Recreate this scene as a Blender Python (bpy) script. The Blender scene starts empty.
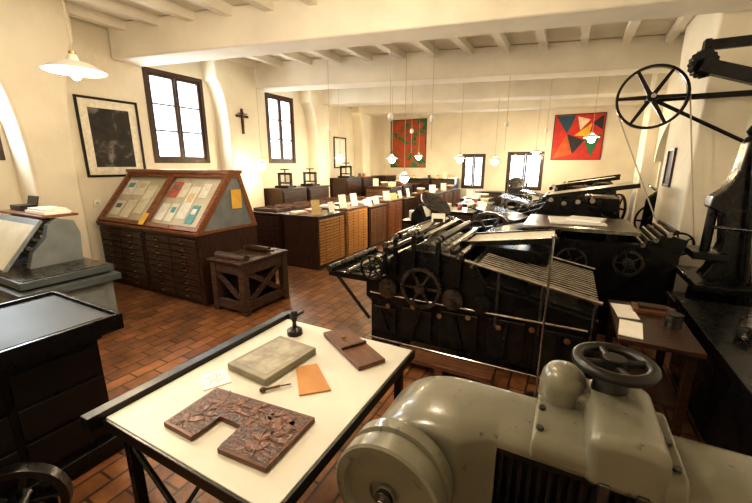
import bpy, bmesh, math, random
from mathutils import Vector, Matrix, Euler
random.seed(7)
R=math.radians
S=bpy.context.scene
COL=S.collection
# ---------------------------------------------------------------- materials
def _nt(name):
    m=bpy.data.materials.new(name); m.use_nodes=True
    nt=m.node_tree; b=nt.nodes['Principled BSDF']
    return m,nt,b
def mat(name,col,rough=.5,metal=0,var=.25,scale=6,bump=.0,coat=0,stretch=None,bscale=None,chips=None):
    m,nt,b=_nt(name)
    tc=nt.nodes.new('ShaderNodeTexCoord'); mp=nt.nodes.new('ShaderNodeMapping')
    nt.links.new(tc.outputs['Object'],mp.inputs[0])
    if stretch: mp.inputs['Scale'].default_value=stretch
    n=nt.nodes.new('ShaderNodeTexNoise'); n.inputs['Scale'].default_value=scale; n.inputs['Detail'].default_value=6
    nt.links.new(mp.outputs[0],n.inputs['Vector'])
    cr=nt.nodes.new('ShaderNodeValToRGB')
    cr.color_ramp.elements[0].position=.3; cr.color_ramp.elements[1].position=.7
    cr.color_ramp.elements[0].color=tuple(c*(1-var) for c in col)+(1,)
    cr.color_ramp.elements[1].color=tuple(min(1,c*(1+var*.6)) for c in col)+(1,)
    nt.links.new(n.outputs['Fac'],cr.inputs[0]); out=cr.outputs[0]
    if chips:
        n3=nt.nodes.new('ShaderNodeTexNoise'); n3.inputs['Scale'].default_value=22; n3.inputs['Detail'].default_value=10; n3.inputs['Roughness'].default_value=.7
        nt.links.new(mp.outputs[0],n3.inputs['Vector'])
        c3=nt.nodes.new('ShaderNodeValToRGB'); c3.color_ramp.elements[0].position=.62; c3.color_ramp.elements[1].position=.66
        nt.links.new(n3.outputs['Fac'],c3.inputs[0])
        mx=nt.nodes.new('ShaderNodeMix'); mx.data_type='RGBA'; nt.links.new(c3.outputs[0],mx.inputs[0]); nt.links.new(out,mx.inputs[6]); mx.inputs[7].default_value=chips+(1,)
        out=mx.outputs[2]
    nt.links.new(out,b.inputs['Base Color'])
    b.inputs['Metallic'].default_value=metal
    mr=nt.nodes.new('ShaderNodeMapRange'); mr.inputs[3].default_value=max(.03,rough-.1); mr.inputs[4].default_value=min(1,rough+.12)
    nt.links.new(n.outputs['Fac'],mr.inputs[0]); nt.links.new(mr.outputs[0],b.inputs['Roughness'])
    b.inputs['Coat Weight'].default_value=coat
    if bump>0:
        n2=nt.nodes.new('ShaderNodeTexNoise'); n2.inputs['Scale'].default_value=bscale or scale*4; n2.inputs['Detail'].default_value=8
        nt.links.new(mp.outputs[0],n2.inputs['Vector'])
        bp=nt.nodes.new('ShaderNodeBump'); bp.inputs['Strength'].default_value=bump; bp.inputs['Distance'].default_value=.02
        nt.links.new(n2.outputs['Fac'],bp.inputs['Height']); nt.links.new(bp.outputs[0],b.inputs['Normal'])
    return m
def wood(name,d,l,axis='x',rough=.4,scale=5,coat=.1):
    st={'x':(1,9,9),'y':(9,1,9),'z':(9,9,1)}[axis]
    m,nt,b=_nt(name)
    tc=nt.nodes.new('ShaderNodeTexCoord'); mp=nt.nodes.new('ShaderNodeMapping'); mp.inputs['Scale'].default_value=st
    nt.links.new(tc.outputs['Object'],mp.inputs[0])
    n=nt.nodes.new('ShaderNodeTexNoise'); n.inputs['Scale'].default_value=scale; n.inputs['Detail'].default_value=8; n.inputs['Distortion'].default_value=.6
    nt.links.new(mp.outputs[0],n.inputs['Vector'])
    cr=nt.nodes.new('ShaderNodeValToRGB'); cr.color_ramp.elements[0].position=.35; cr.color_ramp.elements[1].position=.68
    cr.color_ramp.elements[0].color=d+(1,); cr.color_ramp.elements[1].color=l+(1,)
    nt.links.new(n.outputs['Fac'],cr.inputs[0]); nt.links.new(cr.outputs[0],b.inputs['Base Color'])
    b.inputs['Roughness'].default_value=rough; b.inputs['Coat Weight'].default_value=coat
    bp=nt.nodes.new('ShaderNodeBump'); bp.inputs['Strength'].default_value=.15; bp.inputs['Distance'].default_value=.01
    nt.links.new(n.outputs['Fac'],bp.inputs['Height']); nt.links.new(bp.outputs[0],b.inputs['Normal'])
    return m
def emis(name,col,st):
    m,nt,b=_nt(name); b.inputs['Base Color'].default_value=col+(1,)
    b.inputs['Emission Color'].default_value=col+(1,); b.inputs['Emission Strength'].default_value=st
    return m
def glassm(name,g=.07):
    m=bpy.data.materials.new(name); m.use_nodes=True; nt=m.node_tree; nt.nodes.clear()
    o=nt.nodes.new('ShaderNodeOutputMaterial'); mx=nt.nodes.new('ShaderNodeMixShader'); t=nt.nodes.new('ShaderNodeBsdfTransparent'); gl=nt.nodes.new('ShaderNodeBsdfGlossy')
    gl.inputs['Roughness'].default_value=.03; mx.inputs[0].default_value=g
    nt.links.new(t.outputs[0],mx.inputs[1]); nt.links.new(gl.outputs[0],mx.inputs[2]); nt.links.new(mx.outputs[0],o.inputs[0])
    return m
IRON=mat('black_iron',(.006,.006,.0065),.27,.15,.4,8,.05)
IRON2=mat('worn_iron',(.020,.019,.018),.3,.5,.5,10,.08)
STEEL=mat('steel',(.55,.54,.52),.2,1,.3,14,.02)
DSTEEL=mat('dull_steel',(.13,.125,.12),.28,.9,.4,14,.04)
ENAM=mat('grey_enamel',(.165,.160,.122),.3,.0,.2,5,.03,.35,chips=(.075,.07,.055))
ENAMD=mat('dark_enamel',(.06,.058,.045),.38,.1,.3,7,.06)
GREY=mat('grey_blue_paint',(.07,.085,.092),.45,.1,.25,6,.06)
GREYL=mat('light_grey_paint',(.19,.215,.225),.42,.1,.25,6,.06)
PLAST=mat('plaster',(.80,.735,.60),.85,0,.13,1.1,.3,bscale=10)
PLASTC=mat('plaster_ceiling',(.79,.74,.64),.9,0,.12,1.3,.2,bscale=12)
WHITE=mat('white_top',(.62,.60,.54),.45,0,.16,3,.02)
PAPER=mat('paper',(.85,.83,.78),.7,0,.05,12)
CREAM=mat('cream_board',(.58,.53,.40),.45,0,.15,5,.03)
WD=wood('dark_walnut',(.018,.008,.005),(.060,.026,.013))
WDz=wood('dark_walnut_v',(.016,.007,.005),(.055,.023,.011),'z')
WC=wood('worn_crate_wood',(.016,.008,.005),(.085,.041,.021),rough=.6,coat=0)
WM=wood('mid_wood',(.065,.028,.013),(.18,.085,.04))
WR=wood('red_wood',(.12,.040,.014),(.27,.10,.036))
WO=wood('oak_wood',(.28,.13,.04),(.56,.30,.10),'y')
WOz=wood('oak_wood_v',(.24,.11,.036),(.46,.24,.085),'z')
WRf=wood('window_wood',(.03,.014,.009),(.075,.034,.018),'z',.5)
BRASS=mat('brass',(.5,.33,.12),.3,1,.2,9)
COPPER=mat('copper_plate',(.52,.265,.105),.35,.25,.15,6,.03)
STONE=mat('litho_stone',(.25,.23,.18),.5,0,.3,9,.1)
STONE2=mat('litho_face',(.31,.285,.225),.45,0,.45,16,.05)
SHADE=mat('enamel_white',(.85,.83,.78),.3,0,.05,4)
CORD=mat('cord',(.5,.45,.36),.7,0,.1,5)
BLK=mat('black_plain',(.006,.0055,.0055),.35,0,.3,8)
BULB=emis('bulb_glow',(1,.78,.45),120)
GLASS=glassm('glass'); GLASSD=glassm('glass_case',.06)
def floor_mat():
    m,nt,b=_nt('terracotta_bricks')
    tc=nt.nodes.new('ShaderNodeTexCoord'); mp=nt.nodes.new('ShaderNodeMapping'); mp.inputs['Rotation'].default_value=(0,0,R(90))
    nt.links.new(tc.outputs['Object'],mp.inputs[0])
    br=nt.nodes.new('ShaderNodeTexBrick'); br.inputs['Scale'].default_value=1
    br.inputs['Brick Width'].default_value=.28; br.inputs['Row Height'].default_value=.14; br.inputs['Mortar Size'].default_value=.009
    br.inputs['Color1'].default_value=(.29,.135,.058,1); br.inputs['Color2'].default_value=(.165,.074,.034,1); br.inputs['Mortar'].default_value=(.055,.036,.022,1)
    nt.links.new(mp.outputs[0],br.inputs['Vector'])
    n=nt.nodes.new('ShaderNodeTexNoise'); n.inputs['Scale'].default_value=2.6; n.inputs['Detail'].default_value=10; n.inputs['Roughness'].default_value=.7
    nt.links.new(tc.outputs['Object'],n.inputs['Vector'])
    cr=nt.nodes.new('ShaderNodeValToRGB'); cr.color_ramp.elements[0].color=(.45,.42,.4,1); cr.color_ramp.elements[1].color=(1.3,1.25,1.15,1)
    cr.color_ramp.elements[0].position=.36; cr.color_ramp.elements[1].position=.66
    nt.links.new(n.outputs['Fac'],cr.inputs[0])
    mx=nt.nodes.new('ShaderNodeMix'); mx.data_type='RGBA'; mx.blend_type='MULTIPLY'; mx.inputs[0].default_value=1
    nt.links.new(br.outputs['Color'],mx.inputs[6]); nt.links.new(cr.outputs[0],mx.inputs[7]); nt.links.new(mx.outputs[2],b.inputs['Base Color'])
    mr=nt.nodes.new('ShaderNodeMapRange'); mr.inputs[3].default_value=.5; mr.inputs[4].default_value=.22
    nt.links.new(n.outputs['Fac'],mr.inputs[0]); nt.links.new(mr.outputs[0],b.inputs['Roughness'])
    bp=nt.nodes.new('ShaderNodeBump'); bp.inputs['Strength'].default_value=.4; bp.inputs['Distance'].default_value=.01; bp.invert=True
    nt.links.new(br.outputs['Fac'],bp.inputs['Height']); nt.links.new(bp.outputs[0],b.inputs['Normal'])
    return m
FLOOR=floor_mat()
# ---------------------------------------------------------------- mesh builder
def axmat(axis):
    if isinstance(axis,str):
        axis={'x':(1,0,0),'y':(0,1,0),'z':(0,0,1)}[axis]
    return Vector(axis).normalized().to_track_quat('Z','Y').to_matrix().to_4x4()
class M:
    def __init__(s): s.bm=bmesh.new(); s.mats=[]
    def mi(s,m):
        if m not in s.mats: s.mats.append(m)
        return s.mats.index(m)
    def _add(s,verts,faces,m,mx=None):
        i=s.mi(m); vs=[s.bm.verts.new(mx@Vector(v) if mx else v) for v in verts]
        for f in faces:
            try:
                fc=s.bm.faces.new([vs[k] for k in f]); fc.material_index=i
            except ValueError: pass
    def box(s,c,d,m,rot=(0,0,0)):
        mx=Matrix.Translation(c)@Euler([R(a) for a in rot]).to_matrix().to_4x4()
        x,y,z=[a/2 for a in d]
        v=[(-x,-y,-z),(x,-y,-z),(x,y,-z),(-x,y,-z),(-x,-y,z),(x,-y,z),(x,y,z),(-x,y,z)]
        s._add(v,[(0,3,2,1),(4,5,6,7),(0,1,5,4),(1,2,6,5),(2,3,7,6),(3,0,4,7)],m,mx); return s
    def bb(s,x0,x1,y0,y1,z0,z1,m):
        return s.box(((x0+x1)/2,(y0+y1)/2,(z0+z1)/2),(x1-x0,y1-y0,z1-z0),m)
    def cyl(s,p1,p2,r,m,seg=20,r2=None):
        p1=Vector(p1);p2=Vector(p2); r2=r if r2 is None else r2
        d=p2-p1; mx=Matrix.Translation(p1)@axmat(d); L=d.length
        v=[]
        for k in range(seg):
            a=2*math.pi*k/seg; v.append((r*math.cos(a),r*math.sin(a),0))
        for k in range(seg):
            a=2*math.pi*k/seg; v.append((r2*math.cos(a),r2*math.sin(a),L))
        f=[(k,(k+1)%seg,seg+(k+1)%seg,seg+k) for k in range(seg)]
        f.append(tuple(range(seg))[::-1]); f.append(tuple(range(seg,2*seg)))
        s._add(v,f,m,mx); return s
    def lathe(s,c,prof,m,axis='z',seg=28):
        mx=Matrix.Translation(c)@axmat(axis); v=[];f=[];n=len(prof)
        for k in range(seg):
            a=2*math.pi*k/seg
            for r,z in prof: v.append((r*math.cos(a),r*math.sin(a),z))
        for k in range(seg):
            k2=(k+1)%seg
            for j in range(n-1): f.append((k*n+j,k2*n+j,k2*n+j+1,k*n+j+1))
        s._add(v,f,m,mx); return s
    def sph(s,c,r,m,sc=(1,1,1),seg=16):
        prof=[(max(1e-4,r*math.sin(math.pi*j/10)),-r*math.cos(math.pi*j/10)) for j in range(11)]
        mx=Matrix.Translation(c)@Matrix.Diagonal((*sc,1)); v=[];f=[];n=11
        for k in range(seg):
            a=2*math.pi*k/seg
            for q,z in prof: v.append((q*math.cos(a),q*math.sin(a),z))
        for k in range(seg):
            k2=(k+1)%seg
            for j in range(n-1): f.append((k*n+j,k2*n+j,k2*n+j+1,k*n+j+1))
        s._add(v,f,m,mx); return s
    def torus(s,c,RR,r,m,axis='z',seg=36,ss=10):
        mx=Matrix.Translation(c)@axmat(axis); v=[];f=[]
        for k in range(seg):
            a=2*math.pi*k/seg
            for j in range(ss):
                b=2*math.pi*j/ss; q=RR+r*math.cos(b); v.append((q*math.cos(a),q*math.sin(a),r*math.sin(b)))
        for k in range(seg):
            for j in range(ss):
                f.append((k*ss+j,((k+1)%seg)*ss+j,((k+1)%seg)*ss+(j+1)%ss,k*ss+(j+1)%ss))
        s._add(v,f,m,mx); return s
    def ring(s,c,R1,R2,w,m,axis='z',seg=40):
        return s.lathe(c,[(R1,-w/2),(R2,-w/2),(R2,w/2),(R1,w/2),(R1,-w/2)],m,axis,seg)
    def loft(s,secs,m):
        n=len(secs[0]); v=[p for q in secs for p in q]; f=[]
        for k in range(len(secs)-1):
            for j in range(n): f.append((k*n+j,k*n+(j+1)%n,(k+1)*n+(j+1)%n,(k+1)*n+j))
        f.append(tuple(range(n))); f.append(tuple(range((len(secs)-1)*n,len(secs)*n))[::-1])
        s._add(v,f,m); return s
    def gear(s,c,Rr,w,teeth,m,axis='y',hub=.04,spokes=0):
        mx=Matrix.Translation(c)@axmat(axis); v=[];f=[]; n=teeth*4
        h=Rr*.07
        ri=Rr*.8 if spokes else .0
        rad=lambda k: Rr if k%4 in(0,1) else Rr-h
        for zz in(-w/2,w/2):
            for k in range(n):
                a=2*math.pi*k/n; v.append((rad(k)*math.cos(a),rad(k)*math.sin(a),zz))
        if spokes:
            for zz in(-w/2,w/2):
                for k in range(n):
                    a=2*math.pi*k/n; v.append((ri*math.cos(a),ri*math.sin(a),zz))
            for k in range(n):
                k2=(k+1)%n
                f+=[(k,k2,n+k2,n+k),(2*n+k,2*n+k2,k2,k),(n+k,n+k2,3*n+k2,3*n+k),(3*n+k,3*n+k2,2*n+k2,2*n+k)]
        else:
            for k in range(n): f.append((k,(k+1)%n,n+(k+1)%n,n+k))
            f.append(tuple(range(n))[::-1]); f.append(tuple(range(n,2*n)))
        s._add(v,f,m,mx)
        a=Vector(mx.to_3x3()@Vector((0,0,1)))
        s.cyl(Vector(c)-a*w,Vector(c)+a*w,hub,m,16)
        for k in range(spokes): s._spoke(mx,k,spokes,hub*.8,ri*1.03,w*.5,Rr*.12,m)
        return s
    def _spoke(s,mx,k,n,r0,r1,t,wd,m):
        a=2*math.pi*k/n; rot=mx@Matrix.Rotation(a,4,'Z')
        v=[(r0,-wd/2,-t/2),(r1,-wd*.35,-t/2),(r1,wd*.35,-t/2),(r0,wd/2,-t/2),(r0,-wd/2,t/2),(r1,-wd*.35,t/2),(r1,wd*.35,t/2),(r0,wd/2,t/2)]
        s._add(v,[(0,3,2,1),(4,5,6,7),(0,1,5,4),(1,2,6,5),(2,3,7,6),(3,0,4,7)],m,rot)
    def wheel(s,c,Rr,w,m,axis='y',spokes=6,rim=.12,hub=.05):
        mx=Matrix.Translation(c)@axmat(axis)
        s.ring(c,Rr*(1-rim),Rr,w,m,axis)
        a=mx.to_3x3()@Vector((0,0,1))
        s.cyl(Vector(c)-a*w*.8,Vector(c)+a*w*.8,hub,m,16)
        for k in range(spokes): s._spoke(mx,k,spokes,hub*.7,Rr*(1-rim*.7),w*.5,Rr*.13,m)
        return s
    def prism(s,pts,a0,a1,m,plane='xz'):
        n=len(pts)
        def T(p,a):
            return {'xz':(p[0],a,p[1]),'yz':(a,p[0],p[1]),'xy':(p[0],p[1],a)}[plane]
        v=[T(p,a0) for p in pts]+[T(p,a1) for p in pts]
        f=[(k,(k+1)%n,n+(k+1)%n,n+k) for k in range(n)]+[tuple(range(n))[::-1],tuple(range(n,2*n))]
        s._add(v,f,m); return s
    def mesh(s,name,inv=None,smooth=True):
        bmesh.ops.recalc_face_normals(s.bm,faces=s.bm.faces)
        me=bpy.data.meshes.new(name)
        if inv is not None: bmesh.ops.transform(s.bm,matrix=inv,verts=s.bm.verts)
        s.bm.to_mesh(me); s.bm.free()
        for m in s.mats: me.materials.append(m)
        if smooth:
            me.shade_smooth(); me.set_sharp_from_angle(angle=R(35))
        return me
def addbev(o,b,seg=2):
    if b>0:
        md=o.modifiers.new('bevel','BEVEL'); md.width=b; md.segments=seg; md.limit_method='ANGLE'; md.angle_limit=R(40)
        md.use_clamp_overlap=True; md.harden_normals=True
def thing(name,loc,label,cat,rz=0,group=None):
    e=bpy.data.objects.new(name,None); COL.objects.link(e); e.empty_display_size=.1
    e.location=loc; e.rotation_euler=(0,0,R(rz)); e['label']=label; e['category']=cat
    if group: e['group']=group
    return e
def mtx(o): return Matrix.LocRotScale(o.location,o.rotation_euler,None)
def wmtx(o):
    m=mtx(o)
    while o.parent: o=o.parent; m=mtx(o)@m
    return m
def part(T,name,m,bev=.003,label=None,local=False,loc=None,seg=2):
    me=m.mesh(name,None if local else wmtx(T).inverted())
    o=bpy.data.objects.new(name,me); COL.objects.link(o); o.parent=T
    if loc: o.location=loc
    addbev(o,bev,seg)
    if label: o['label']=label
    return o
def solo(name,m,loc,label,cat,bev=.003,rot=(0,0,0),group=None):
    o=bpy.data.objects.new(name,m.mesh(name)); COL.objects.link(o); o.location=loc; o.rotation_euler=[R(a) for a in rot]
    addbev(o,bev); o['label']=label; o['category']=cat
    if group: o['group']=group
    return o
def struct(name,m,bev=0,seg=2):
    o=bpy.data.objects.new(name,m.mesh(name)); COL.objects.link(o); o['kind']='structure'; addbev(o,bev,seg); return o
# ---------------------------------------------------------------- shell
XL,XR,YB,YF,ZC=-6.6,1.7,13.2,-1.6,3.95
struct('floor',M().bb(XL-.3,XR+1.3,YF-.3,YB+.3,-.1,0,FLOOR))
struct('ceiling',M().bb(XL-.3,XR+.3,YF-.3,YB+.3,ZC,ZC+.15,PLASTC))
def wall(name,axis,a0,a1,pos,th,holes,m=PLAST):
    mm=M(); cuts=sorted(set([a0,a1]+[h[0] for h in holes]+[h[1] for h in holes]))
    for u,w in zip(cuts[:-1],cuts[1:]):
        hs=[h for h in holes if h[0]<=u+1e-6 and h[1]>=w-1e-6]
        zs=[(0,ZC)] if not hs else [(0,hs[0][2]),(hs[0][3],ZC)]
        for z0,z1 in zs:
            if z1-z0<1e-3: continue
            if axis=='y': mm.bb(min(pos,pos+th),max(pos,pos+th),u,w,z0,z1,m)
            else: mm.bb(u,w,min(pos,pos+th),max(pos,pos+th),z0,z1,m)
    return struct(name,mm)
WL=[(.9,2.05,1.9,3.25),(4.02,5.17,1.87,3.46),(6.85,7.85,1.87,3.5)]
WB=[(-3.5,-2.69,1.0,2.2),(-1.97,-.83,1.0,2.25)]
wall('wall_left','y',YF,YB,XL,-.3,WL)
wall('wall_right','y',YF,YB,XR,.3,[(7.5,10.1,0,2.9)])
struct('trim_99',M().bb(XR+.3,XR+1.2,7.4,7.5,0,2.95,PLAST).bb(XR+.3,XR+1.2,10.1,10.2,0,2.95,PLAST).bb(XR+1.2,XR+1.3,7.4,10.2,0,2.95,PLAST).bb(XR+.3,XR+1.3,7.4,10.2,2.9,3.0,PLAST))
wall('wall_back','x',XL-.3,XR+.3,YB,.3,WB)
wall('wall_front','x',XL-.3,XR+.3,YF,-.3,[])
def window(n,axis,a0,a1,z0,z1,pos):
    e=bpy.data.objects.new('window_%d'%n,None); COL.objects.link(e); e['kind']='structure'
    if axis=='y': e.location=(pos,(a0+a1)/2,z0); e.rotation_euler=(0,0,R(90))
    else: e.location=((a0+a1)/2,pos,z0)
    w=a1-a0; h=z1-z0; t=.07
    fr=M(); fr.bb(-w/2,w/2,-.04,.04,0,t,WRf).bb(-w/2,w/2,-.04,.04,h-t,h,WRf).bb(-w/2,-w/2+t,-.04,.04,t,h-t,WRf).bb(w/2-t,w/2,-.04,.04,t,h-t,WRf)
    part(e,'window_frame',fr,local=True)
    for sx in(-1,1):
        c=M(); x0,x1=(-w/2+t,-.004) if sx<0 else (.004,w/2-t); b=.05
        c.bb(x0,x1,-.02,.02,t,t+b,WRf).bb(x0,x1,-.02,.02,h-t-b,h-t,WRf).bb(x0,x0+b,-.02,.02,t+b,h-t-b,WRf).bb(x1-b,x1,-.02,.02,t+b,h-t-b,WRf)
        for k in(1,2):
            zz=t+b+(h-2*t-2*b)*k/3; c.bb(x0+b,x1-b,-.015,.015,zz-.014,zz+.014,WRf)
        part(e,'casement',c,local=True)
        part(e,'pane',M().bb(x0+b,x1-b,-.003,.003,t+b,h-t-b,GLASS),0,local=True)
for i,(a,b,c,d) in enumerate(WL): window(i+1,'y',a,b,c,d,XL-.03)
for i,(a,b,c,d) in enumerate(WB): window(i+4,'x',a,b,c,d,YB+.06)
tr=[0]
def trim(m,bev=0,seg=2):
    tr[0]+=1; return struct('trim_%d'%tr[0],m,bev,seg)
def beam(p0,p1,w,z0,z1):
    c=((p0[0]+p1[0])/2,(p0[1]+p1[1])/2,(z0+z1)/2); L=math.hypot(p1[0]-p0[0],p1[1]-p0[1]); a=math.degrees(math.atan2(p1[1]-p0[1],p1[0]-p0[0]))
    trim(M().box(c,(L,w,z1-z0),PLASTC,(0,0,a)),.03)
beams=[((XL,3.78),(XR,5.5)),((XL,6.35),(XR,8.55)),((XL,8.85),(XR,11.05)),((XL,11.1),(XR,12.9)),((XL,.6),(XR,2.2))]
for b0,b1 in beams: beam(b0,b1,.5,3.44,ZC-.001)
x=XL+.35
while x<XR-.1:
    trim(M().bb(x-.06,x+.06,YF,YB,3.82,ZC-.002,PLASTC)); x+=.62
def pilaster(y0,y1,d,f0=.25,f1=.25,x=XL,s=1,top=3.44,zs=2.4,bv=.05):
    pts=[(y0,0),(y0,zs)]
    for k in range(1,9):
        t=k/8; pts.append((y0-f0*(1-math.cos(t*math.pi/2)),zs+(top-zs)*math.sin(t*math.pi/2)))
    pts.append((y0-f0,ZC-.003)); pts.append((y1+f1,ZC-.003))
    for k in range(8,0,-1):
        t=k/8; pts.append((y1+f1*(1-math.cos(t*math.pi/2)),zs+(top-zs)*math.sin(t*math.pi/2)))
    pts+=[(y1,zs),(y1,0)]
    trim(M().prism(pts,x-s*.05,x+s*d,PLAST,'yz'),bv,4)
pilaster(2.12,2.62,.50,.5,.25,zs=1.7)
pilaster(5.42,6.25,.38,.22,.3)
pilaster(8.4,8.95,.34,.25,.25)
pilaster(10.9,11.4,.34,.25,.25)
pilaster(5.78,7.4,.43,.0,.1,x=XR,s=-1)
pilaster(10.2,11.0,.34,.1,.1,x=XR,s=-1)
am=M(); pts=[(7.45,3.94),(7.45,1.9)]
for k in range(0,13):
    t=math.pi*k/12; pts.append((8.8-1.25*math.cos(t),1.9+.8*math.sin(t)))
pts+=[(10.15,1.9),(10.15,3.94)]
trim(am.prism(pts,XR-.12,XR+.1,PLAST,'yz'))
# ---------------------------------------------------------------- camera
f=361.0; pch=R(13.6); yaw=R(27.9)
cd=bpy.data.cameras.new('Camera'); cam=bpy.data.objects.new('Camera',cd); COL.objects.link(cam)
cd.sensor_width=36; cd.lens=f/752*36; cd.clip_start=.02
cam.location=(0,0,1.85)
dv=Vector((-math.sin(yaw)*math.cos(pch),math.cos(yaw)*math.cos(pch),-math.sin(pch)))
cam.rotation_euler=dv.to_track_quat('-Z','Y').to_euler()
S.camera=cam
# ---------------------------------------------------------------- cabinets
def cabinet(name,x,y,w,d,h,rz,rows,cols,body,face,label,cat='type cabinet',knob='knob',top=None,z=0,group=None):
    T=thing(name,(x,y,z),label,cat,rz,group)
    b=M(); b.bb(-w/2,w/2,-d/2+.02,d/2,.06,h-.03,body); b.bb(-w/2+.02,w/2-.02,-d/2+.05,d/2-.02,0,.06,body)
    part(T,'body',b,local=True)
    part(T,'cabinet_top',M().bb(-w/2-.006,w/2+.006,-d/2-.01,d/2,h-.03,h,top or body),local=True)
    z0,z1=.09,h-.06; dh=(z1-z0)/rows; dw=(w-.06)/cols
    dm=M().bb(-dw/2+.008,dw/2-.008,-.026,.012,.008,dh-.008,face).mesh('drawer')
    k=M(); xs=(0,)
    if knob=='knob':
        k.cyl((0,-.02,dh/2),(0,-.044,dh/2),.012,BRASS if face in(WO,WM,WR) else DSTEEL,10)
        if dw>.45: xs=(-.28*dw,.28*dw)
    else:
        k.box((0,-.03,dh/2),(.09,.012,min(.035,dh*.6)),DSTEEL).box((0,-.036,dh*.3),(.07,.02,.012),BRASS)
    km=k.mesh('handle')
    for c in range(cols):
        for r in range(rows):
            o=bpy.data.objects.new('drawer',dm); COL.objects.link(o); o.parent=T; o.location=(-w/2+.03+dw*(c+.5),-d/2+.02,z0+dh*r)
            for xx in xs:
                hh=bpy.data.objects.new('knob' if knob=='knob' else 'handle',km); COL.objects.link(hh); hh.parent=o; hh.location=(xx,0,0)
    return T
cabinet('type_cabinet',-5.87,3.4,1.16,1.0,.96,0,9,2,WDz,WD,'dark walnut cabinet of shallow drawers under the glass case',knob='pull')
cabinet('type_cabinet',-4.68,3.4,1.16,1.0,.96,0,9,2,WDz,WD,'dark walnut type cabinet with brass pulls beside the wooden crate',knob='pull')
T=thing('display_case',(-5.28,3.4,.96),'sloping glazed wooden display case holding prints and books','display case')
x0,x1=-6.46,-4.1
part(T,'base_board',M().bb(x0,x1,2.88,3.92,.962,1.0,WR))
for xa in(x0,x1-.03):
    part(T,'end_panel',M().prism([(2.92,1.0),(3.48,1.72),(3.66,1.72),(3.88,1.0)],xa,xa+.03,GREYL if xa>-5 else WR,'yz'))
part(T,'end_frame',M().prism([(2.9,1.0),(3.47,1.73),(3.67,1.73),(3.9,1.0),(3.82,1.0),(3.62,1.66),(3.51,1.66),(2.99,1.0)],x1,x1+.012,WR,'yz'))
part(T,'top_rail',M().bb(x0-.02,x1+.02,3.45,3.7,1.72,1.77,WR))
sl=math.degrees(math.atan2(.72,.58)); sn=math.sin(R(sl)); cs=math.cos(R(sl))
def slope_pt(t,off):
    return 2.92+.58*t-off*sn, 1.0+.72*t+off*cs
def slopebox(xa,xb,t0,t1,off,th,m,mm):
    L=.925; tc=(t0+t1)/2; y,z=slope_pt(tc,off)
    mm.box(((xa+xb)/2,y,z),(xb-xa,(t1-t0)*L,th),m,(sl,0,0)); return mm
part(T,'display_board',slopebox(x0+.03,x1-.03,.06,.98,-.05,.01,CREAM,M()))
part(T,'back_board',M().prism([(3.66,1.72),(3.68,1.72),(3.89,1.0),(3.87,1.0)],x0+.03,x1-.03,WR,'yz'))
xm=(x0+x1)/2
for xa,xb in((x0,xm-.005),(xm+.005,x1)):
    d=M()
    slopebox(xa,xb,0,.07,.01,.035,WR,d); slopebox(xa,xb,.92,1,.01,.035,WR,d); slopebox(xa,xa+.06,.07,.92,.01,.035,WR,d); slopebox(xb-.06,xb,.07,.92,.01,.035,WR,d)
    do=part(T,'glass_door',d)
    part(do,'glass_pane',slopebox(xa+.06,xb-.06,.07,.92,.01,.004,GLASSD,M()),0)
    part(do,'handle',M().sph(((xa+xb)/2,slope_pt(.03,.04)[0],slope_pt(.03,.04)[1]),.015,BRASS))
cols=[(.8,.78,.7),(.75,.72,.6),(.1,.35,.4),(.55,.12,.08),(.8,.75,.62),(.12,.12,.14),(.82,.8,.75),(.75,.6,.3)]
PM=[mat('print_%d'%i,c,.7,0,.15,18) for i,c in enumerate(cols)]
rr=random.Random(5); xx=x0+.1; i=0
for k in range(11):
    w=rr.choice([.15,.19,.24])
    if abs(xx+w/2-xm)<.14: xx=xm+.08
    if xx+w>x1-.08: break
    if k%3==2: bands=((.12,.86),)
    else: bands=((.12,.47),(.54,.88))
    for t0,t1 in bands:
        b=M(); yy,zz=slope_pt((t0+t1)/2,-.036)
        h=(t1-t0)*.9*rr.uniform(.75,1)
        c1=PM[[0,6,4,0,1,6,3,0,4,6,2,0][i%12]]
        b.box((0,0,0),(w,h,.008),c1); b.box((0,h*.15,.005),(w*.6,h*.3,.002),PM[[5,2,1,7,0,1][i%6]]); i+=1
        solo('print_sheet' if k%3 else 'booklet',b,(xx+w/2,yy,zz),'small printed sheet behind the case glass' if k%2 else 'coloured printed page lying inside the glass case','print',0,rot=(sl,0,rr.uniform(-3,3)),group='prints in the display case')
    xx+=w+.05
YEL=mat('yellow_card',(.75,.45,.08),.7,0,.1,8)
y,z=slope_pt(.1,.045)
solo('price_card',M().box((0,0,0),(.12,.19,.004),YEL),(-5.28,y,z),'ochre yellow card fixed on the display case frame','card',0,rot=(sl,0,0))
solo('notice_card',M().box((0,0,0),(.004,.17,.26),YEL),(x1+.018,3.56,1.38),'ochre yellow card fixed to the end of the display case','card',0)
# crate with diagonal braces
T=thing('wooden_crate',(-3.66,3.32,0),'dark worn open wooden crate stand with diagonal braces','crate')
a0,a1,b0,b1,hh=-3.95,-3.37,2.93,3.72,.66
for px in(a0,a1-.09):
    for py in(b0,b1-.09): part(T,'leg',M().bb(px,px+.09,py,py+.09,0,hh,WC))
for z0,z1 in((.05,.17),(.52,.66)):
    part(T,'front_rail',M().bb(a0+.09,a1-.09,b0+.01,b0+.06,z0,z1,WC),.005)
    part(T,'side_rail',M().bb(a1-.06,a1-.01,b0+.09,b1-.09,z0,z1,WC),.005)
    part(T,'back_rail',M().bb(a0+.09,a1-.09,b1-.06,b1-.01,z0,z1,WC),.005)
    part(T,'side_rail',M().bb(a0+.01,a0+.06,b0+.09,b1-.09,z0,z1,WC),.005)
part(T,'front_brace',M().box(((a0+a1)/2,b0+.035,.345),(.50,.03,.07),WC,(0,38,0)),.004)
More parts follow.
